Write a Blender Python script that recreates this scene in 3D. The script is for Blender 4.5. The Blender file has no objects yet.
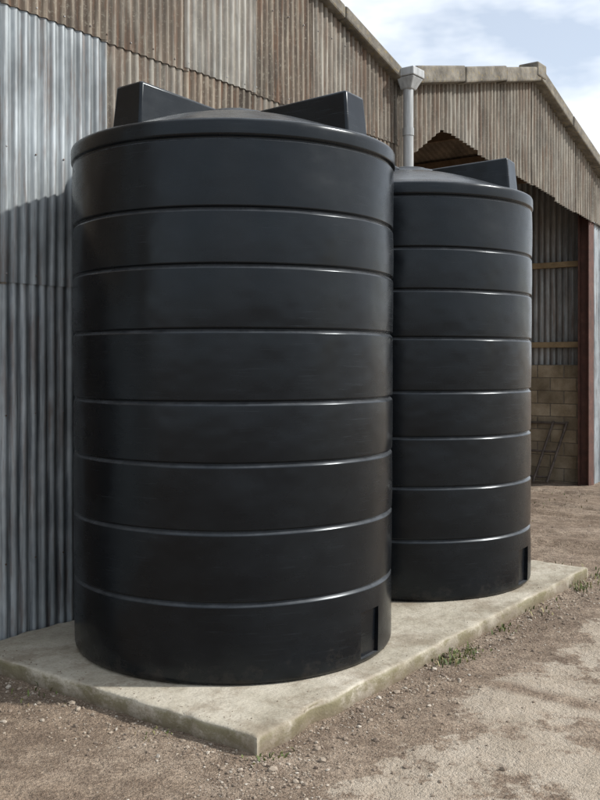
import bpy, math, random
import numpy as np
from mathutils import Vector, Matrix, noise
random.seed(7); rng=np.random.default_rng(7)
scene=bpy.context.scene
scene.view_settings.view_transform='Standard'
try: scene.view_settings.look='None'
except Exception: pass
scene.view_settings.exposure=0

# ---------------------------------------------------------------- layout
OX,OY=-0.2,4.375
ANG=math.atan2(.806,.592)
U=(math.cos(ANG),math.sin(ANG)); V=(-math.sin(ANG),math.cos(ANG))
PAD=0.09
WY=2.31
def w2l(x,y):
    dx,dy=x-OX,y-OY
    return dx*U[0]+dy*U[1], dx*V[0]+dy*V[1]
def l2w(s,v): return OX+s*U[0]+v*V[0], OY+s*U[1]+v*V[1]
def sstep(a,b,x):
    t=min(1,max(0,(x-a)/(b-a))); return t*t*(3-2*t)

# ---------------------------------------------------------------- node helpers
class NB:
    def __init__(s,name):
        s.m=bpy.data.materials.new(name); s.m.use_nodes=True
        s.t=s.m.node_tree; s.t.nodes.clear()
        s.out=s.t.nodes.new('ShaderNodeOutputMaterial')
        s.b=s.t.nodes.new('ShaderNodeBsdfPrincipled')
        s.t.links.new(s.b.outputs[0],s.out.inputs[0])
        s.tc=s.t.nodes.new('ShaderNodeTexCoord')
    def L(s,a,b): s.t.links.new(a,b)
    def put(s,sock,val):
        if hasattr(val,'is_linked') or hasattr(val,'links'): s.L(val,sock)
        else: sock.default_value=val
    def obj(s,scale=(1,1,1),loc=(0,0,0)):
        mp=s.t.nodes.new('ShaderNodeMapping'); mp.inputs['Scale'].default_value=scale
        mp.inputs['Location'].default_value=loc
        s.L(s.tc.outputs['Object'],mp.inputs['Vector']); return mp.outputs[0]
    def noise(s,vec,scale=5,detail=4,rough=.6,dist=0):
        n=s.t.nodes.new('ShaderNodeTexNoise'); s.L(vec,n.inputs['Vector'])
        n.inputs['Scale'].default_value=scale; n.inputs['Detail'].default_value=detail
        n.inputs['Roughness'].default_value=rough; n.inputs['Distortion'].default_value=dist
        return n.outputs['Fac']
    def vorn(s,vec,scale=50,feature='F1'):
        n=s.t.nodes.new('ShaderNodeTexVoronoi'); s.L(vec,n.inputs['Vector']); n.feature=feature
        n.inputs['Scale'].default_value=scale
        return n.outputs
    def ramp(s,fac,stops,interp='LINEAR'):
        r=s.t.nodes.new('ShaderNodeValToRGB'); s.L(fac,r.inputs[0]); e=r.color_ramp.elements
        r.color_ramp.interpolation=interp
        while len(e)<len(stops): e.new(.5)
        for k,(p,c) in zip(e,stops):
            k.position=p
            if not isinstance(c,(tuple,list)): c=(c,c,c)
            k.color=(c[0],c[1],c[2],1)
        return r.outputs[0]
    def math(s,op,a,b=0,c=None,clamp=False):
        n=s.t.nodes.new('ShaderNodeMath'); n.operation=op; n.use_clamp=clamp
        s.put(n.inputs[0],a); s.put(n.inputs[1],b)
        if c is not None: s.put(n.inputs[2],c)
        return n.outputs[0]
    def mix(s,f,a,b,mode='MIX'):
        n=s.t.nodes.new('ShaderNodeMix'); n.data_type='RGBA'; n.blend_type=mode
        s.put(n.inputs[0],f)
        for sock,val in ((n.inputs[6],a),(n.inputs[7],b)):
            if isinstance(val,(tuple,list)): sock.default_value=(val[0],val[1],val[2],1)
            else: s.put(sock,val)
        return n.outputs[2]
    def sep(s,vec):
        n=s.t.nodes.new('ShaderNodeSeparateXYZ'); s.L(vec,n.inputs[0]); return n.outputs
    def bump(s,h,strength=.3,dist=.01,prev=None):
        n=s.t.nodes.new('ShaderNodeBump'); s.L(h,n.inputs['Height'])
        n.inputs['Strength'].default_value=strength; n.inputs['Distance'].default_value=dist
        if prev is not None: s.L(prev,n.inputs['Normal'])
        return n.outputs[0]
    def fin(s,col=None,rough=None,metal=None,normal=None,spec=None):
        if col is not None:
            if isinstance(col,(tuple,list)): s.b.inputs['Base Color'].default_value=(col[0],col[1],col[2],1)
            else: s.L(col,s.b.inputs['Base Color'])
        if rough is not None: s.put(s.b.inputs['Roughness'],rough)
        if metal is not None: s.put(s.b.inputs['Metallic'],metal)
        if normal is not None: s.L(normal,s.b.inputs['Normal'])
        if spec is not None: s.b.inputs['Specular IOR Level'].default_value=spec
        return s.m

# ---------------------------------------------------------------- mesh helpers
def mkobj(name,verts,faces,mat,parent=None,smooth=False,loc=(0,0,0)):
    me=bpy.data.meshes.new(name); me.from_pydata([tuple(v) for v in verts],[],[tuple(f) for f in faces])
    me.update()
    if smooth: me.polygons.foreach_set('use_smooth',[True]*len(me.polygons))
    if mat: me.materials.append(mat)
    o=bpy.data.objects.new(name,me); scene.collection.objects.link(o); o.location=loc
    if parent: o.parent=parent
    return o
def empty(name,loc=(0,0,0),rz=0):
    e=bpy.data.objects.new(name,None); scene.collection.objects.link(e)
    e.location=loc; e.rotation_euler=(0,0,rz); e.empty_display_size=.3; return e
class MB:
    def __init__(s): s.v=[]; s.f=[]
    def hexa(s,p):
        b=len(s.v); s.v+=p
        s.f+=[(b,b+3,b+2,b+1),(b+4,b+5,b+6,b+7),(b,b+1,b+5,b+4),(b+1,b+2,b+6,b+5),(b+2,b+3,b+7,b+6),(b+3,b,b+4,b+7)]
    def box(s,x0,x1,y0,y1,z0,z1):
        s.hexa([(x0,y0,z0),(x1,y0,z0),(x1,y1,z0),(x0,y1,z0),(x0,y0,z1),(x1,y0,z1),(x1,y1,z1),(x0,y1,z1)])
    def slopebox(s,x0,za,x1,zb,y0,y1,th):
        s.hexa([(x0,y0,za-th),(x1,y0,zb-th),(x1,y1,zb-th),(x0,y1,za-th),(x0,y0,za),(x1,y0,zb),(x1,y1,zb),(x0,y1,za)])
    def make(s,name,mat,parent=None,bevel=0,smooth=False):
        o=mkobj(name,s.v,s.f,mat,parent,smooth)
        if bevel:
            m=o.modifiers.new('b','BEVEL'); m.width=bevel; m.segments=2; m.limit_method='ANGLE'
        return o

# ---------------------------------------------------------------- materials
def sheet_mat(name,ridge,valley,streak,pitch,metal=0.0,rough=.8,rust=0.0,axis='X',lich=0.3,seed=0,contrast=1.0):
    b=NB(name); P=b.obj(loc=(seed*3.1,0,seed*1.7)); P0=b.obj(); x,y,z=b.sep(P0)
    h=x if axis=='X' else y
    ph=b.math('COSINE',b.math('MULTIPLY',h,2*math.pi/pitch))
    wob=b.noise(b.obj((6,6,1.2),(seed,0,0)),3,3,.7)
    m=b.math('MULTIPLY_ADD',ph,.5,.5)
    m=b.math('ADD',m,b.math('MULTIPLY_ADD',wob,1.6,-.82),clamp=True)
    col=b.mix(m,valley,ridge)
    st=b.ramp(b.noise(b.obj((26,26,.7),(seed*7,0,0)),2,3,.6),[(.42,0.0),(.58,1.0)])
    col=b.mix(b.math('MULTIPLY',st,.75*contrast),col,streak)
    big=b.ramp(b.noise(b.obj((1.3,1.3,.7),(0,seed,seed)),1.9,4,.65),[(.32,.55),(.68,1.28)])
    col=b.mix(1.0,col,big,'MULTIPLY')
    if lich>0:
        l=b.ramp(b.noise(P,38,3,.75),[(.55,0),(.66,1)])
        col=b.mix(b.math('MULTIPLY',l,lich),col,(.38,.36,.29))
    if rust>0:
        r=b.ramp(b.noise(b.obj((8,8,.8),(3+seed,1,0)),2.2,5,.72),[(.50,0),(.63,1)])
        col=b.mix(b.math('MULTIPLY',r,rust),col,(.125,.065,.035))
    rn=b.math('MULTIPLY_ADD',wob,.3,rough-.15)
    return b.fin(col,rn,metal)
PITCH=.0762
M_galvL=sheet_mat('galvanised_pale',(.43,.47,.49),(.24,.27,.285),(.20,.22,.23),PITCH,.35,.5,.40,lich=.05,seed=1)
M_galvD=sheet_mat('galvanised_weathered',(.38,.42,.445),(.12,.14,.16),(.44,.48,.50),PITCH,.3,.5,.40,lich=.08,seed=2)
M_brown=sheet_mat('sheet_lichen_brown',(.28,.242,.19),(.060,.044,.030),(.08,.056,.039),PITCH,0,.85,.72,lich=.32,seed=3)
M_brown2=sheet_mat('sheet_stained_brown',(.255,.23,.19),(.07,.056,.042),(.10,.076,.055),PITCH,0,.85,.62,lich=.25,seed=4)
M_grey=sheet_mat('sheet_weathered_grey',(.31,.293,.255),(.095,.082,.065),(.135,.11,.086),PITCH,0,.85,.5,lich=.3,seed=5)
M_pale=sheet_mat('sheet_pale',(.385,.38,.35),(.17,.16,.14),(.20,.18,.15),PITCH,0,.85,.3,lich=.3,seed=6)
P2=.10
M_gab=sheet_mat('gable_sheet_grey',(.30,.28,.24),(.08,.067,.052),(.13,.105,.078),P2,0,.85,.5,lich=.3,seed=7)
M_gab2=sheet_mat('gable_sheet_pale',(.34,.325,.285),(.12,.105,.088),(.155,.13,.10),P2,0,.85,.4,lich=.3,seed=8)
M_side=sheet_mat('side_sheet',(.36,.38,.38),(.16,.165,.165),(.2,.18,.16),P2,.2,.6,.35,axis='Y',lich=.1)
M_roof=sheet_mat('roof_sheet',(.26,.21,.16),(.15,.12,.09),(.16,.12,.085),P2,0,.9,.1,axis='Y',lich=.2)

def cement():
    b=NB('verge_cement'); P=b.obj()
    c=b.ramp(b.noise(P,5,5,.7),[(.3,(.065,.057,.046)),(.5,(.145,.132,.11)),(.72,(.26,.24,.20))])
    l=b.ramp(b.noise(P,22,4,.75),[(.55,0),(.62,1)]); c=b.mix(b.math('MULTIPLY',l,.5),c,(.25,.19,.075))
    return b.fin(c,.9,0,b.bump(b.noise(P,60,3,.7),.5,.006))
M_cem=cement()
def steel_red():
    b=NB('red_oxide_steel'); P=b.obj()
    c=b.ramp(b.noise(P,6,5,.7),[(.3,(.045,.02,.014)),(.6,(.09,.037,.026)),(.8,(.15,.085,.06))])
    return b.fin(c,.75)
M_red=steel_red()
def wood(name,a,c2):
    b=NB(name)
    c=b.ramp(b.noise(b.obj((1,1,1)),9,4,.7),[(.3,a),(.7,c2)])
    return b.fin(c,.85)
M_wood=wood('timber_rail',(.20,.14,.075),(.34,.25,.14))
M_wood2=wood('purlin_timber',(.13,.085,.05),(.24,.16,.10))
def block():
    b=NB('concrete_block'); P=b.obj()
    c=b.ramp(b.noise(P,3,5,.7),[(.3,(.15,.115,.07)),(.5,(.25,.20,.135)),(.75,(.36,.30,.22))])
    g=b.t.nodes.new('ShaderNodeNewGeometry')
    c=b.mix(1,c,b.ramp(g.outputs['Random Per Island'],[(0,.75),(1,1.2)]),'MULTIPLY')
    return b.fin(c,.95,0,b.bump(b.noise(P,80,2,.7),.6,.006))
M_block=block()
def mortar():
    b=NB('mortar'); return b.fin(b.ramp(b.noise(b.obj(),20,3),[(.3,(.12,.10,.08)),(.7,(.22,.19,.15))]),.95)
M_mort=mortar()
def pipe():
    b=NB('pvc_grey')
    c=b.ramp(b.noise(b.obj((8,8,1)),3,4,.6),[(.3,(.24,.25,.25)),(.7,(.43,.45,.46))])
    return b.fin(c,.45)
M_pipe=pipe()
def oldiron():
    b=NB('weathered_iron')
    c=b.ramp(b.noise(b.obj(),14,3,.6),[(.3,(.05,.04,.035)),(.7,(.15,.12,.10))])
    return b.fin(c,.7,.3)
M_iron=oldiron()
def bolt():
    b=NB('bolt_heads'); return b.fin(b.ramp(b.noise(b.obj(),9,2),[(.4,(.10,.06,.04)),(.6,(.3,.3,.3))]),.6,.3)
M_bolt=bolt()

def tank_mat():
    b=NB('black_polyethylene'); P=b.obj(); x,y,z=b.sep(P)
    base=b.ramp(b.noise(P,1.3,3,.6),[(.3,(.0020,.0027,.0040)),(.7,(.0036,.0048,.0068))])
    sc=b.ramp(b.noise(b.obj((1.6,1.6,46)),2.2,4,.7),[(.58,0),(.74,1)])
    patch=b.ramp(b.noise(b.obj((1,1,1.3),(5,2,1)),1.9,3,.6),[(.46,0),(.62,1)])
    scp=b.math('MULTIPLY',sc,patch)
    c=b.mix(b.math('MULTIPLY',scp,.13),base,(.085,.10,.115))
    fn=b.noise(P,8,4,.75)
    haze=b.ramp(b.noise(b.obj((1,1,2.2),(1,7,3)),2.4,5,.7),[(.44,0),(.72,1)])
    c=b.mix(b.math('MULTIPLY',haze,.05),c,(.062,.078,.094))
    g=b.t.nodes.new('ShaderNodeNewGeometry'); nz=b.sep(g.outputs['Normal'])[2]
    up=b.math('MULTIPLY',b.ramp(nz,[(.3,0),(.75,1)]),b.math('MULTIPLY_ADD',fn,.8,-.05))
    c=b.mix(up,c,(.15,.16,.172))  # dust on up-facing faces, its colour also brightened to paint in the ledge highlights
    lowm=b.math('ADD',b.math('MULTIPLY_ADD',z,-3.2,.48),b.math('MULTIPLY_ADD',fn,2.2,-1.3),clamp=True)
    c=b.mix(b.math('MULTIPLY',lowm,.28),c,(.12,.09,.068))
    r=b.math('ADD',b.ramp(b.noise(b.obj((1,1,1.6)),2.6,4,.65),[(.3,.20),(.7,.33)]),b.math('MULTIPLY',lowm,.3))
    r=b.math('ADD',r,b.math('MULTIPLY',scp,.15))
    bp=b.bump(b.noise(b.obj((1,1,1.3)),2.6,2,.5),.32,.03)
    b.b.inputs['Specular Tint'].default_value=(.86,.94,1,1)
    return b.fin(c,r,0,bp,.34)
M_tank=tank_mat()

def slab_mat():
    b=NB('weathered_concrete'); P=b.obj(); x,y,z=b.sep(P)
    n1=b.noise(P,1.8,6,.72)
    c=b.ramp(n1,[(.28,(.23,.205,.16)),(.45,(.42,.385,.31)),(.72,(.56,.52,.44))])
    c=b.mix(b.math('MULTIPLY',b.ramp(b.noise(P,60,3,.8),[(.45,0),(.7,1)]),.42),c,(.23,.20,.155))
    dirt=b.ramp(b.noise(b.obj((1,1,1),(2,7,0)),2.7,6,.78),[(.47,0),(.59,1)])
    c=b.mix(b.math('MULTIPLY',dirt,.55),c,(.21,.165,.118))
    edge=b.ramp(y,[(.0,1),(.28,0)])
    c=b.mix(b.math('MULTIPLY',b.math('MULTIPLY',edge,b.ramp(n1,[(.42,1),(.60,0)])),.5),c,(.18,.15,.105))
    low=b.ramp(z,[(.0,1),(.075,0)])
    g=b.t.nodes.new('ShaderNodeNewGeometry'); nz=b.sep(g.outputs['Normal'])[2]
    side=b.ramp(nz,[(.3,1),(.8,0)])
    moss=b.ramp(b.noise(b.obj((.6,.6,1)),4.5,6,.78),[(.43,0),(.54,1)])
    c=b.mix(b.math('MULTIPLY',b.math('MULTIPLY',side,moss),.75),c,(.155,.14,.07))
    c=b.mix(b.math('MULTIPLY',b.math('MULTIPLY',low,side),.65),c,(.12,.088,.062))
    bp=b.bump(b.math('ADD',b.noise(P,9,3,.7),b.math('MULTIPLY',b.noise(P,110,2,.75),.2)),.6,.02)
    return b.fin(c,.93,0,bp,.3)
M_slab=slab_mat()

def ground_mat():
    b=NB('packed_earth'); P=b.obj()
    def dot(vec,off):
        n=b.t.nodes.new('ShaderNodeVectorMath'); n.operation='DOT_PRODUCT'; b.L(P,n.inputs[0]); n.inputs[1].default_value=(vec[0],vec[1],0)
        return b.math('SUBTRACT',n.outputs['Value'],off)
    s=dot(U,OX*U[0]+OY*U[1]); v=dot(V,OX*V[0]+OY*V[1])
    nA=b.noise(P,.9,6,.72); nB=b.noise(P,7,5,.8); nC=b.noise(P,1.5,6,.74); nF=b.noise(P,60,3,.85)
    c=b.ramp(nA,[(.3,(.185,.138,.102)),(.48,(.295,.228,.17)),(.7,(.41,.335,.262))])
    c=b.mix(b.math('MULTIPLY',b.ramp(nB,[(.45,0),(.58,1)]),.6),c,(.14,.10,.072))
    c=b.mix(1.0,c,b.ramp(nF,[(.36,.60),(.62,1.28)]),'MULTIPLY')
    wv=b.math('MULTIPLY_ADD',nC,1.5,-.75)
    vv=b.math('ADD',v,wv)
    m1=b.math('MULTIPLY',b.ramp(b.math('MULTIPLY',vv,-1),[(.50,0),(.56,1)]),
              b.ramp(b.math('MULTIPLY_ADD',b.math('ADD',s,b.math('MULTIPLY',wv,.9)),.1,.5),[(.455,0),(.47,1)]))
    mot=b.ramp(b.noise(b.obj((1,1,1),(9,4,0)),1.7,7,.76),[(.43,0),(.485,1)])
    def joint(k,pos,w=.05):
        d=b.math('ABSOLUTE',b.math('ADD',b.math('SUBTRACT',k,pos),b.math('MULTIPLY_ADD',nB,.16,-.08)))
        return b.ramp(d,[(w*.4,0),(w*1.6,1)])
    m=b.math('MULTIPLY',m1,mot)
    for j in (joint(s,1.55,.07),joint(s,4.9,.06),joint(v,-2.15,.08)): m=b.math('MULTIPLY',m,j)
    conc=b.ramp(b.noise(P,3.2,5,.75),[(.3,(.37,.31,.24)),(.55,(.48,.415,.335)),(.75,(.56,.50,.415))])
    conc=b.mix(b.math('MULTIPLY',b.ramp(nF,[(.48,0),(.64,1)]),.33),conc,(.24,.19,.14))
    c=b.mix(b.math('MULTIPLY',m,.88),c,conc)
    damp=b.ramp(b.noise(b.obj((1,1,1),(3,11,0)),.75,6,.7),[(.53,0),(.63,1)])
    c=b.mix(b.math('MULTIPLY',damp,b.math('MULTIPLY_ADD',m,-.35,.42)),c,(.125,.09,.066))
    vo=b.vorn(P,85)
    gm=b.math('MULTIPLY',b.ramp(vo['Distance'],[(.22,1),(.34,0)]),b.ramp(nC,[(.40,0),(.56,1)]))
    gm=b.math('MULTIPLY',gm,b.math('MULTIPLY_ADD',m,-.8,1))
    c=b.mix(b.math('MULTIPLY',gm,.55),c,b.mix(b.sep(vo['Color'])[0],(.17,.135,.105),(.46,.40,.34)))
    hh=b.math('ADD',nB,b.math('MULTIPLY',nF,.4))
    bp=b.bump(hh,1.0,.045)
    return b.fin(c,.95,0,bp,.2)
M_ground=ground_mat()
def stone_mat():
    b=NB('gravel_stone')
    o=b.t.nodes.new('ShaderNodeNewGeometry')
    c=b.ramp(o.outputs['Random Per Island'],[(0,(.14,.105,.08)),(.45,(.24,.19,.145)),(.8,(.34,.285,.225)),(1,(.46,.42,.36))])
    return b.fin(c,.9)
M_stone=stone_mat()
def weed_mat():
    b=NB('weed_leaf'); o=b.t.nodes.new('ShaderNodeNewGeometry')
    c=b.ramp(o.outputs['Random Per Island'],[(0,(.05,.075,.02)),(.6,(.12,.15,.04)),(1,(.28,.23,.11))])
    return b.fin(c,.7)
M_weed=weed_mat()

# ---------------------------------------------------------------- ground
def gh(x,y):
    s,v=w2l(x,y)
    d=math.hypot(x,y-5)
    k=1-sstep(16,30,d)
    h=noise.fractal(Vector((x*.8,y*.8,.3)),1.0,2.0,3)*.020+noise.noise(Vector((x*3.5,y*3.5,1)))*.010+noise.noise(Vector((x*11,y*11,2)))*.007
    if s>4.8:
        for rv in (5.7,6.5,7.9,8.6,9.9):
            q=(s-rv+.22*math.sin(v*.7+rv))/.13
            if abs(q)<5:
                rr=(.65+.5*noise.noise(Vector((v*1.2,rv,0))))*sstep(4.8,5.4,s)
                h-=.060*math.exp(-q*q)*rr
                h+=.034*(math.exp(-(q-1.7)**2)+math.exp(-(q+1.7)**2))*rr
    h*=k
    near=sstep(0,.35,max(-s,-v,s-4.45,0)) 
    return h*(.45+.55*near)-.12*sstep(4.6,10.5,s)*1.0
def ax(a,b,n,far):
    core=np.linspace(a,b,n); g=np.array([.1*1.5**i for i in range(1,24)]); g=g[g<far]
    return np.concatenate([(a-np.cumsum(g))[::-1],core,b+np.cumsum(g)])
xs=ax(-4,9,380,400); ys=ax(1.5,17,440,400)
NX,NY=len(xs),len(ys)
gv=[(x,y,gh(x,y)) for y in ys for x in xs]
gf=[(j*NX+i,j*NX+i+1,(j+1)*NX+i+1,(j+1)*NX+i) for j in range(NY-1) for i in range(NX-1)]
mkobj('ground',gv,gf,M_ground,smooth=True)

# ---------------------------------------------------------------- gravel
def ico():
    t=(1+5**.5)/2
    v=np.array([(-1,t,0),(1,t,0),(-1,-t,0),(1,-t,0),(0,-1,t),(0,1,t),(0,-1,-t),(0,1,-t),(t,0,-1),(t,0,1),(-t,0,-1),(-t,0,1)],float)
    v/=np.linalg.norm(v[0])
    f=np.array([(0,11,5),(0,5,1),(0,1,7),(0,7,10),(0,10,11),(1,5,9),(5,11,4),(11,10,2),(10,7,6),(7,1,8),(3,9,4),(3,4,2),(3,2,6),(3,6,8),(3,8,9),(4,9,5),(2,4,11),(6,2,10),(8,6,7),(9,8,1)])
    return v,f
iv,if_=ico()
pts=[]
def okp(s,v): return not(-.01<s<4.46 and -.01<v<2.4) and v<2.28
def dens(x,y): return noise.fractal(Vector((x*1.1,y*1.1,5)),1,2,3)
while len(pts)<12000:
    r=random.random()
    if r<.30: s=random.uniform(-.5,6.5); v=-abs(random.gauss(0,.22))
    elif r<.40: v=random.uniform(-.5,2.25); s=-abs(random.gauss(0,.2))
    else:
        y=2.2+11*random.random()**1.6; x=random.uniform(-.36,.36)*y*1.15; s,v=w2l(x,y)
        if dens(x,y)<random.uniform(-.25,.35): continue
    if not okp(s,v): continue
    x,y=l2w(s,v)
    sz=min(.024,.0030*math.exp(random.gauss(.2,.6)))
    pts.append((x,y,gh(x,y),sz))
for i in range(200):
    if i%2: s,v=random.uniform(0.1,4.4),abs(random.gauss(.0,.12))+.02
    else: s,v=abs(random.gauss(0,.08))+.02,random.uniform(.05,2.2)
    x,y=l2w(s,v); pts.append((x,y,PAD+.001,random.uniform(.0015,.005)))
vv=[];ff=[];n=0
for x,y,zg,sz in pts:
    q=iv*(1+rng.uniform(-.28,.28,(12,1)))*np.array([1,random.uniform(.6,1),random.uniform(.4,.75)])*sz
    a=random.uniform(0,6.28); c,s_=math.cos(a),math.sin(a)
    R=np.array([[c,-s_,0],[s_,c,0],[0,0,1]]); q=q@R.T+np.array([x,y,zg+sz*.2])
    vv.append(q); ff.append(if_+n); n+=12
mkobj('gravel',np.vstack(vv).tolist(),np.vstack(ff).tolist(),M_stone)

# ---------------------------------------------------------------- weeds
wb=MB()
def tuft(s,v,n,h,sp):
    for i in range(n):
        x,y=l2w(s+random.gauss(0,sp),v+random.gauss(0,sp*.6)); z=gh(x,y)-.004
        a=random.uniform(0,6.28); L=h*random.uniform(.5,1.2); w=random.uniform(.0025,.006); lean=random.uniform(.2,1.0)
        d=Vector((math.cos(a),math.sin(a),0)); pdir=Vector((-d.y,d.x,0)); b0=len(wb.v); p=Vector((x,y,z))
        m=p+d*L*lean*.35+Vector((0,0,L*.65)); t=p+d*L*lean+Vector((0,0,L*.85))
        wb.v+=[tuple(p-pdir*w),tuple(p+pdir*w),tuple(m+pdir*w*1.2),tuple(m-pdir*w*1.2),tuple(t)]
        wb.f+=[(b0,b0+1,b0+2,b0+3),(b0+3,b0+2,b0+4)]
for s,v,n,h,sp in [(1.75,-.06,90,.04,.09),(2.0,-.09,80,.035,.1),(2.6,-.05,30,.035,.1),(4.1,-.06,60,.05,.1),(4.6,-.1,70,.05,.12),(4.65,.3,40,.05,.1),
                   (.03,-.05,25,.03,.06),(-.05,.6,25,.03,.1),(-.05,1.5,30,.035,.15),(3.2,-.05,25,.04,.15),(2.9,-1.3,20,.03,.1),(6.0,2.0,60,.05,.3),(8.5,2.1,60,.04,.8)]:
    tuft(s,v,n,h,sp)
wb.make('weeds',M_weed)

# ---------------------------------------------------------------- concrete slab
LX,LY=4.47,2.27
nx,ny=150,76
def idx(i,n,L):
    if i<0: return 0.0,-i
    if i>n: return L,i-n
    return L*i/n,0
sv=[];sf=[]
I=list(range(-3,nx+4)); J=list(range(-3,ny+4))
for j in J:
    for i in I:
        x,a=idx(i,nx,LX); y,b_=idx(j,ny,LY); k=max(a,b_)
        z={0:PAD,1:PAD-.008,2:PAD-.03,3:-.25}[k]
        off={0:-.010,1:-.002,2:0,3:.004}[k]
        edge=min(x,LX-x,y,LY-y)<.001
        px,py=x,y
        ins=0
        if edge:
            nn=noise.fractal(Vector((x*6,y*6,k*.15)),1,2,4)*.014+ (max(0,noise.noise(Vector((x*3.1,y*3.1,9)))-.25)*.08 if k<3 else 0)
            ins=-off+nn
            if k==0: z-=max(0,nn)*.6
        if x<.001: px=x+ins
        elif x>LX-.001: px=x-ins
        if y<.001: py=y+ins
        elif y>LY-.001: py=y-ins
        if k==0: z+=noise.fractal(Vector((x*1.5,y*1.5,4)),1,2,4)*.004
        sv.append((px,py,z))
W=len(I)
for j in range(len(J)-1):
    for i in range(W-1): sf.append((j*W+i,j*W+i+1,(j+1)*W+i+1,(j+1)*W+i))
sl=mkobj('concrete_slab',sv,sf,M_slab,smooth=True); sl.location=(OX,OY,0); sl.rotation_euler=(0,0,ANG)

# ---------------------------------------------------------------- tanks
GZ=[.444,.83,1.193,1.525,1.916,2.264,2.57]
def tank(name,cx,cy,rot_off=0,seed=0):
    e=empty(name,(cx,cy,PAD))
    def R(z): return 1.0+.005*z
    prof=[(0,0.004),(.95,0.004),(.972,.004),(.988,.010),(.997,.024),(R(.04),.04)]
    lo=.045
    for g in GZ+[2.955]:
        top=g-.018
        H=top-lo
        for t in (0,.008,.03,.1,.25,.5,.75,.9,.97,.992,1):
            z=lo+H*t; bul=.0025*(1-(2*t-1)**2)
            prof.append((R(z)+bul,z))
        if g<2.9:
            r=R(g)
            prof+=[(r-.0016,g-.0145),(r-.0085,g-.006),(r-.015,g+.0005),(r-.0172,g+.003),(r-.0176,g+.006),(r-.0160,g+.0085),(r-.004,g+.0115),(r-.0008,g+.0135)]
            lo=g+.017
    r=R(2.95)
    prof+=[(r-.004,2.940),(r-.010,2.945),(r-.011,2.950),(r-.008,2.955),(r+.003,2.960),(r+.008,2.964),(r+.009,2.972),(r+.009,3.02),(r+.008,3.036),(r+.003,3.048),(r-.006,3.054),(r-.02,3.058),(r-.05,3.064)]
    for t in np.linspace(.08,1,12):
        rr=(r-.05)*(1-t)+.30*t
        prof.append((rr,3.064+.215*math.sin(t*math.pi*.33)/math.sin(math.pi*.33)))
    prof+=[(.285,3.288),(.275,3.298),(.26,3.304),(.24,3.307),(.15,3.309),(0,3.310)]
    N=224; v=[];f=[]
    v.append((0,0,prof[0][1])); rings=[]
    for (r_,z) in prof[1:-1]:
        ring=[]
        for k in range(N):
            a=2*math.pi*k/N
            wv=noise.noise(Vector((math.cos(a)*1.3,math.sin(a)*1.3,z*1.2+seed*9)))*.006 + noise.noise(Vector((math.cos(a)*3,math.sin(a)*3,z*3+seed*9)))*.0028
            zz=z+ (noise.noise(Vector((math.cos(a)*1.5,math.sin(a)*1.5,z*.7+seed*5)))*.004 if .1<z<2.9 else 0)
            rr=r_+wv*min(1,r_)*(1 if z>.02 else 0)
            ring.append(len(v)); v.append((rr*math.cos(a),rr*math.sin(a),zz))
        rings.append(ring)
    v.append((0,0,prof[-1][1]))
    for k in range(N): f.append((0,rings[0][(k+1)%N],rings[0][k]))
    for A,B in zip(rings[:-1],rings[1:]):
        for k in range(N): f.append((A[k],A[(k+1)%N],B[(k+1)%N],B[k]))
    for k in range(N): f.append((rings[-1][k],rings[-1][(k+1)%N],len(v)-1))
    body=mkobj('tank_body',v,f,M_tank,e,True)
    th=math.radians(-34+rot_off)
    cb=MB(); cb.hexa([(.972,-.10,.035),(1.2,-.11,.035),(1.2,.11,.035),(.972,.10,.035),(.980,-.10,.30),(1.2,-.115,.33),(1.2,.115,.33),(.980,.10,.30)])
    cut=cb.make('cut',M_tank); cut.rotation_euler=(0,0,th); cut.location=(cx,cy,PAD)
    m=body.modifiers.new('cut','BOOLEAN'); m.operation='DIFFERENCE'; m.object=cut; m.solver='EXACT'
    bpy.context.view_layer.update()
    dg=bpy.context.evaluated_depsgraph_get()
    nm=bpy.data.meshes.new_from_object(body.evaluated_get(dg)); body.modifiers.clear()
    body.data=nm; nm.set_sharp_from_angle(angle=math.radians(50))
    bpy.data.objects.remove(cut)
    for i,a in enumerate((231,327,51,147)):
        a=math.radians(a+rot_off*2)
        lb=MB(); r0,r1=.16,.90
        lb.hexa([(r0,-.10,3.0),(r1+.015,-.125,3.0),(r1+.015,.125,3.0),(r0,.10,3.0),(r0,-.080,3.302),(r1-.015,-.108,3.330),(r1-.015,.108,3.330),(r0,.080,3.302)])
        lo_=lb.make('lug_%d'%(i+1),M_tank,e,bevel=.016,smooth=False); lo_.rotation_euler=(0,0,a)
        lo_.modifiers['b'].segments=3
        lo_.data.polygons.foreach_set('use_smooth',[True]*len(lo_.data.polygons)); lo_.data.set_sharp_from_angle(angle=math.radians(30))
    lid=[];lf=[];Nn=64;lp=[(.19,3.30),(.19,3.322),(.18,3.329),(.10,3.332)]
    for r_,z in lp:
        for k in range(Nn):
            a=2*math.pi*k/Nn; rr=r_+(.004 if (k%4<2 and z<3.326) else 0); lid.append((rr*math.cos(a),rr*math.sin(a),z))
    for q in range(len(lp)-1):
        for k in range(Nn): lf.append((q*Nn+k,q*Nn+(k+1)%Nn,(q+1)*Nn+(k+1)%Nn,(q+1)*Nn+k))
    lf.append(tuple((len(lp)-1)*Nn+k for k in range(Nn)))
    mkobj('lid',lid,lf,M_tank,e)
    return e
tank('water_tank',-.4185,6.037,0,0)
tank('water_tank.001',.882,7.805,2,1)

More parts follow.
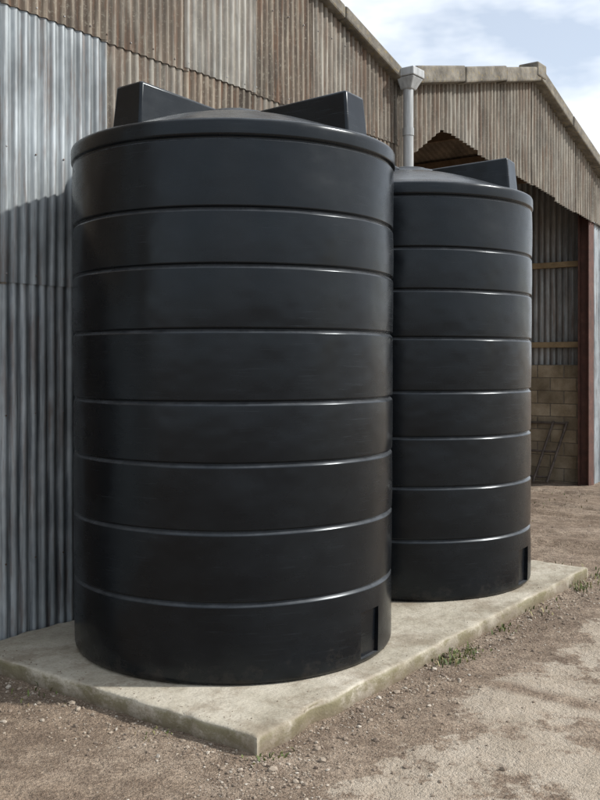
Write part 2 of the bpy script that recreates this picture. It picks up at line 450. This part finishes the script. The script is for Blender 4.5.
# ---------------------------------------------------------------- corrugated sheets
def sheet(name,x0,x1,fb,ft,y,mat,parent,pitch=PITCH,amp=.0095,seg=8,rows=6,tilt=0):
    n=max(2,int(round((x1-x0)/pitch*seg))); v=[];f=[]
    for i in range(n+1):
        x=x0+(x1-x0)*i/n; zb,zt=fb(x),ft(x)
        for j in range(rows+1):
            t=j/rows; z=zb+(zt-zb)*t
            yy=y-amp*math.cos(2*math.pi*x/pitch)-tilt*(1-t)+noise.noise(Vector((x*1.7,z*1.3,.5)))*.008
            v.append((x,yy,z))
    for i in range(n):
        for j in range(rows):
            a=i*(rows+1)+j; f.append((a,a+rows+1,a+rows+2,a+1))
    return mkobj(name,v,f,mat,parent,True)
def K(c): return lambda x:c

# ---------- barn 1 (closed gable)
B1=empty('corrugated_barn',(OX,OY,0),ANG)
VAL=5.22
def rake1(x):
    ap=.6
    zt=4.87+.32*(VAL-ap)
    return zt-.32*abs(x-ap)
seams=[-4.0,-3.15,-2.3,-1.42,-.56,.29,1.128,1.969,2.793,3.671,4.45,VAL]
r1=lambda x: rake1(x)-.07
low=[M_galvD,M_grey,M_galvD,M_galvL,M_brown2,M_galvD,M_galvD,M_grey,M_galvD,M_brown,M_galvD]
mid=[M_grey,M_brown,M_galvL,M_grey,M_brown2,M_galvL,M_grey,M_brown,M_grey,M_grey,M_brown]
top=[M_brown,M_grey,M_brown,M_pale,M_brown,M_brown,M_brown2,M_pale,M_brown,M_grey,M_brown2]
for i in range(len(seams)-1):
    a,b_=seams[i]-.02,seams[i+1]+.02
    o=.003*(i%2)
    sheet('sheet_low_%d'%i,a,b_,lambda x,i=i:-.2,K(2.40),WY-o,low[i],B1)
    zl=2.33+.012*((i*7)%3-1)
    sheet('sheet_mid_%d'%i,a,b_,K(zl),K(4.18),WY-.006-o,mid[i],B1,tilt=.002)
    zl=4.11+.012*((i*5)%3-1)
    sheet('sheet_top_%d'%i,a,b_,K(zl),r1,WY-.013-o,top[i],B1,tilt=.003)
bb=MB()
for i in range(len(seams)-1):
    for z in (.55,1.5,2.40,3.2,4.16,4.9):
        k0=int(math.ceil(seams[i]/PITCH)); 
        for k in range(k0,int(seams[i+1]/PITCH)+1,3):
            x=k*PITCH
            if z>rake1(x)-.2 or x<-1.5: continue
            zz=z+random.uniform(-.012,.012); yy=WY-.0095-(.006 if z>2.35 else 0)-(.007 if z>4.13 else 0)-.004
            bb.box(x-.005,x+.005,yy-.005,yy+.012,zz-.005,zz+.005)
bb.make('bolts',M_bolt,B1,bevel=.0015)
vb=MB()
def verge(vb,x0,x1,f,y0,y1,th,n):
    for k in range(n):
        a=x0+(x1-x0)*k/n; c=x0+(x1-x0)*(k+1)/n; j=random.uniform(-.008,.008)
        vb.slopebox(a,f(a)+j,c-.004,f(c)+j+(.012 if k%2 else 0),y0-(.008 if k%2 else 0),y1,th)
verge(vb,.6,VAL+.02,rake1,WY-.11,WY+.12,.13,4)
verge(vb,-4,.597,rake1,WY-.11,WY+.12,.13,4)
vb.make('verge_capping',M_cem,B1,bevel=.02)
rb=MB()
rb.slopebox(.6,rake1(.6)-.05,VAL,rake1(VAL)-.05,WY+.123,16,.02); rb.slopebox(-4,rake1(-4)-.05,.598,rake1(.6)-.05,WY+.123,16,.02)
rb.make('roof_sheeting',M_roof,B1)
wb1=MB(); wb1.box(-4.0,-3.96,WY+.05,16,-.2,rake1(-4)-.1); wb1.box(-3.95,VAL-.1,15.9,15.94,-.2,3.1)
wb1.box(VAL-.06,VAL-.03,WY+.2,15.9,-.2,4.6)
wb1.make('side_walls',M_grey,B1)

# ---------- barn 2 (open-fronted gable)
B2=empty('open_fronted_barn',(OX,OY,0),ANG)
AP=8.78; APZ=5.83; E2=12.3
def rake2(x): return APZ-.252*(AP-x) if x<AP else APZ-.335*(x-AP)
def open2(x):
    if x<6.18: return 4.08+(x-5.52)*.6 if x>5.5 else 2.0
    return 4.47-.0899*(x-6.18)
edges=[5.27,5.5,6.3,7.15,7.98,8.8,9.62,10.42,11.2,12.0,E2]
for i in range(len(edges)-1):
    a,b_=edges[i]-.02,edges[i+1]+(.02 if i<len(edges)-2 else 0)
    j=.02*((i*7)%3-1)
    fbm=(lambda x:2.0) if i==0 else (lambda x,j=j:open2(x)+j)
    if i==1: a=5.50
    sheet('gable_sheet_%d'%i,a,b_,fbm,lambda x:rake2(x)-.08,WY-.02-.004*(i%2),M_gab2 if i in(2,6) else M_gab,B2,pitch=P2,amp=.016,rows=5)
sheet('gable_sheet_end',11.365,12.3,K(-.3),K(4.05),WY+.04,M_galvD,B2,pitch=P2,amp=.014)
vb=MB()
verge(vb,5.36,AP,rake2,WY-.17,WY+.1,.19,3)
verge(vb,AP+.003,E2+.1,rake2,WY-.17,WY+.1,.17,3)
vb.box(AP-.16,AP+.14,WY-.185,WY+.1,APZ-.16,APZ+.03)
vb.make('verge_capping',M_cem,B2,bevel=.02)
rb=MB()
rb.slopebox(5.3,rake2(5.3)-.06,AP-.003,APZ-.06,WY+.103,17,.02); rb.slopebox(AP,APZ-.06,E2+.15,rake2(E2+.15)-.06,WY+.103,17,.02)
rb.make('roof_sheeting',M_roof,B2)
pb=MB()
for x in (5.6,6.4,7.2,8.0,8.62,8.98,9.7,10.5,11.2,11.9):
    z=rake2(x)-.12; pb.box(x-.035,x+.035,WY+.13,16.8,z-.14,z-.002)
pb.make('purlins',M_wood2,B2)
sb=MB()
for y in (WY+.15,WY+4.8,WY+9.4,WY+14):
    sb.slopebox(5.42,rake2(5.42)-.28,AP-.01,APZ-.28,y,y+.1,.2); sb.slopebox(AP,APZ-.28,11.5,rake2(11.5)-.28,y,y+.1,.2)
    for x,yo in ((5.4,0),(11.14,-.12)):
        zt=min(rake2(x)-.4,4.6); w_=.17 if x<6 else .235; yy=y+yo
        sb.box(x,x+w_,yy-.02,yy-.006,-.3,zt); sb.box(x+w_/2-.007,x+w_/2+.007,yy-.006,yy+.14,-.3,zt); sb.box(x,x+w_,yy+.14,yy+.154,-.3,zt)
sb.make('steel_frame',M_red,B2)
mb=MB(); mb.box(11.405,11.56,WY+.07,16.9,-.3,1.78); mb.make('mortar_core',M_mort,B2)
kb=MB(); rz=-.32
for row in range(10):
    y=WY+.07+(0 if row%2 else -.22)
    while y<12:
        y0=max(y,WY+.065); y1=y+.44
        if y1-y0>.1: 
            j=random.uniform(0,.004); kb.box(11.395-j,11.57,y0,y1-.01,rz,rz+.20)
        y+=.45
    rz+=.21
kb.make('blockwork',M_block,B2,bevel=.006)
def sheet_side(name,xp,y0,y1,fb,ft,mat,parent,amp=.014):
    n=int((y1-y0)/P2*8); v=[];f=[]
    for i in range(n+1):
        y=y0+(y1-y0)*i/n
        for z in (fb,ft): v.append((xp+amp*math.cos(2*math.pi*y/P2),y,z))
    for i in range(n): f.append((2*i,2*i+1,2*i+3,2*i+2))
    return mkobj(name,v,f,mat,parent,True)
sheet_side('side_cladding',11.47,WY+.07,16.9,1.70,rake2(11.47)-.1,M_side,B2)
rl=MB()
for z in (2.06,3.36): rl.box(11.37,11.45,WY+.2,16.8,z,z+.09)
rl.make('timber_rails',M_wood,B2,bevel=.005)
bw=MB(); bw.box(5.3,11.4,16.9,16.95,-.3,rake2(5.3)-.1); bw.make('back_wall',M_side,B2)
sheet_side('partition_cladding',5.33,WY+.1,16.8,-.3,rake2(5.4)-.15,M_side,B2)

# ---------- leaning hurdle by the block wall
H=empty('metal_hurdle',(OX,OY,0),ANG)
hb=MB()
def bar(p,q,r=.018):
    p=Vector(p);q=Vector(q);d=(q-p).normalized(); a=d.orthogonal().normalized(); c=d.cross(a)
    b0=len(hb.v)
    for e in (p,q):
        for k in range(12):
            t=2*math.pi*k/12; hb.v.append(tuple(e+a*r*math.cos(t)+c*r*math.sin(t)))
    for k in range(12): hb.f.append((b0+k,b0+(k+1)%12,b0+12+(k+1)%12,b0+12+k))
    hb.f.append(tuple(b0+k for k in range(11,-1,-1))); hb.f.append(tuple(b0+12+k for k in range(12)))
zb,zt=-.1,.86
for y in (2.75,2.98,3.7): bar((11.05,y+.22,zb),(11.36,y,zt),.022)
for t in (.08,.5,.97): bar((11.05+.31*t,2.97-.22*t,zb+(zt-zb)*t),(11.05+.31*t,3.92-.22*t,zb+(zt-zb)*t),.018)
hb.make('hurdle_frame',M_iron,H,smooth=False)

# ---------- downpipe with hopper
D=empty('drain_pipe',(OX,OY,0),ANG)
db=MB(); hb=db; PX=5.21
bar((PX,WY-.14,-.2),(PX,WY-.14,4.72),.055)
for z in (1.2,2.9,4.2): bar((PX,WY-.14,z),(PX,WY-.14,z+.08),.062)
o=db.make('pipe',M_pipe,D,smooth=True); o.data.set_sharp_from_angle(angle=math.radians(50))
h2=MB()
h2.hexa([(PX-.06,WY-.20,4.68),(PX+.06,WY-.20,4.68),(PX+.06,WY-.08,4.68),(PX-.06,WY-.08,4.68),(PX-.11,WY-.26,4.80),(PX+.11,WY-.26,4.80),(PX+.11,WY-.06,4.80),(PX-.11,WY-.06,4.80)])
h2.box(PX-.12,PX+.12,WY-.27,WY-.055,4.802,4.89)
h2.make('hopper',M_pipe,D,bevel=.01)
g2=MB(); g2.box(5.225,5.355,WY+.13,15.9,4.62,4.74); g2.make('valley_gutter',M_pipe,D)

# ---------------------------------------------------------------- light
a=math.radians(35); el=math.radians(38)
sx=U[0]*math.sin(a)-V[0]*math.cos(a); sy=U[1]*math.sin(a)-V[1]*math.cos(a)
sd=Vector((sx*math.cos(el),sy*math.cos(el),math.sin(el)))
sun=bpy.data.lights.new('sun','SUN'); sun.energy=4.6; sun.angle=math.radians(2.0); sun.color=(1,.965,.91)
so=bpy.data.objects.new('sun',sun); scene.collection.objects.link(so); so.rotation_euler=sd.to_track_quat('Z','Y').to_euler()
w=bpy.data.worlds.new('World'); scene.world=w; w.use_nodes=True; nt=w.node_tree; nt.nodes.clear()
out=nt.nodes.new('ShaderNodeOutputWorld'); bg=nt.nodes.new('ShaderNodeBackground'); nt.links.new(bg.outputs[0],out.inputs[0])
sky=nt.nodes.new('ShaderNodeTexSky'); sky.sky_type='NISHITA'; sky.sun_disc=False
sky.sun_elevation=el; sky.sun_rotation=math.atan2(sx,sy); sky.dust_density=1.2; sky.air_density=1.0
tc=nt.nodes.new('ShaderNodeTexCoord'); mp=nt.nodes.new('ShaderNodeMapping'); mp.inputs['Scale'].default_value=(1,1,2.4)
nt.links.new(tc.outputs['Generated'],mp.inputs[0])
nz=nt.nodes.new('ShaderNodeTexNoise'); nz.inputs['Scale'].default_value=3.6; nz.inputs['Detail'].default_value=5; nz.inputs['Roughness'].default_value=.58
nt.links.new(mp.outputs[0],nz.inputs['Vector'])
rp=nt.nodes.new('ShaderNodeValToRGB'); rp.color_ramp.elements[0].position=.38; rp.color_ramp.elements[1].position=.55
rp.color_ramp.elements[0].color=(.42,.42,.42,1)
nt.links.new(nz.outputs['Fac'],rp.inputs[0])
mx=nt.nodes.new('ShaderNodeMix'); mx.data_type='RGBA'; nt.links.new(rp.outputs[0],mx.inputs[0]); nt.links.new(sky.outputs[0],mx.inputs[6]); mx.inputs[7].default_value=(7.3,7.7,8.2,1)
nt.links.new(mx.outputs[2],bg.inputs[0]); bg.inputs[1].default_value=.15

# ---------------------------------------------------------------- camera
cam=bpy.data.cameras.new('camera'); co=bpy.data.objects.new('camera',cam); scene.collection.objects.link(co)
co.location=(0,0,1.84); co.rotation_euler=(math.radians(90),0,0)
cam.sensor_fit='VERTICAL'; cam.sensor_height=24; cam.lens=940/800*24; cam.shift_y=-39/800; cam.clip_end=2000; cam.clip_start=.05
scene.camera=co
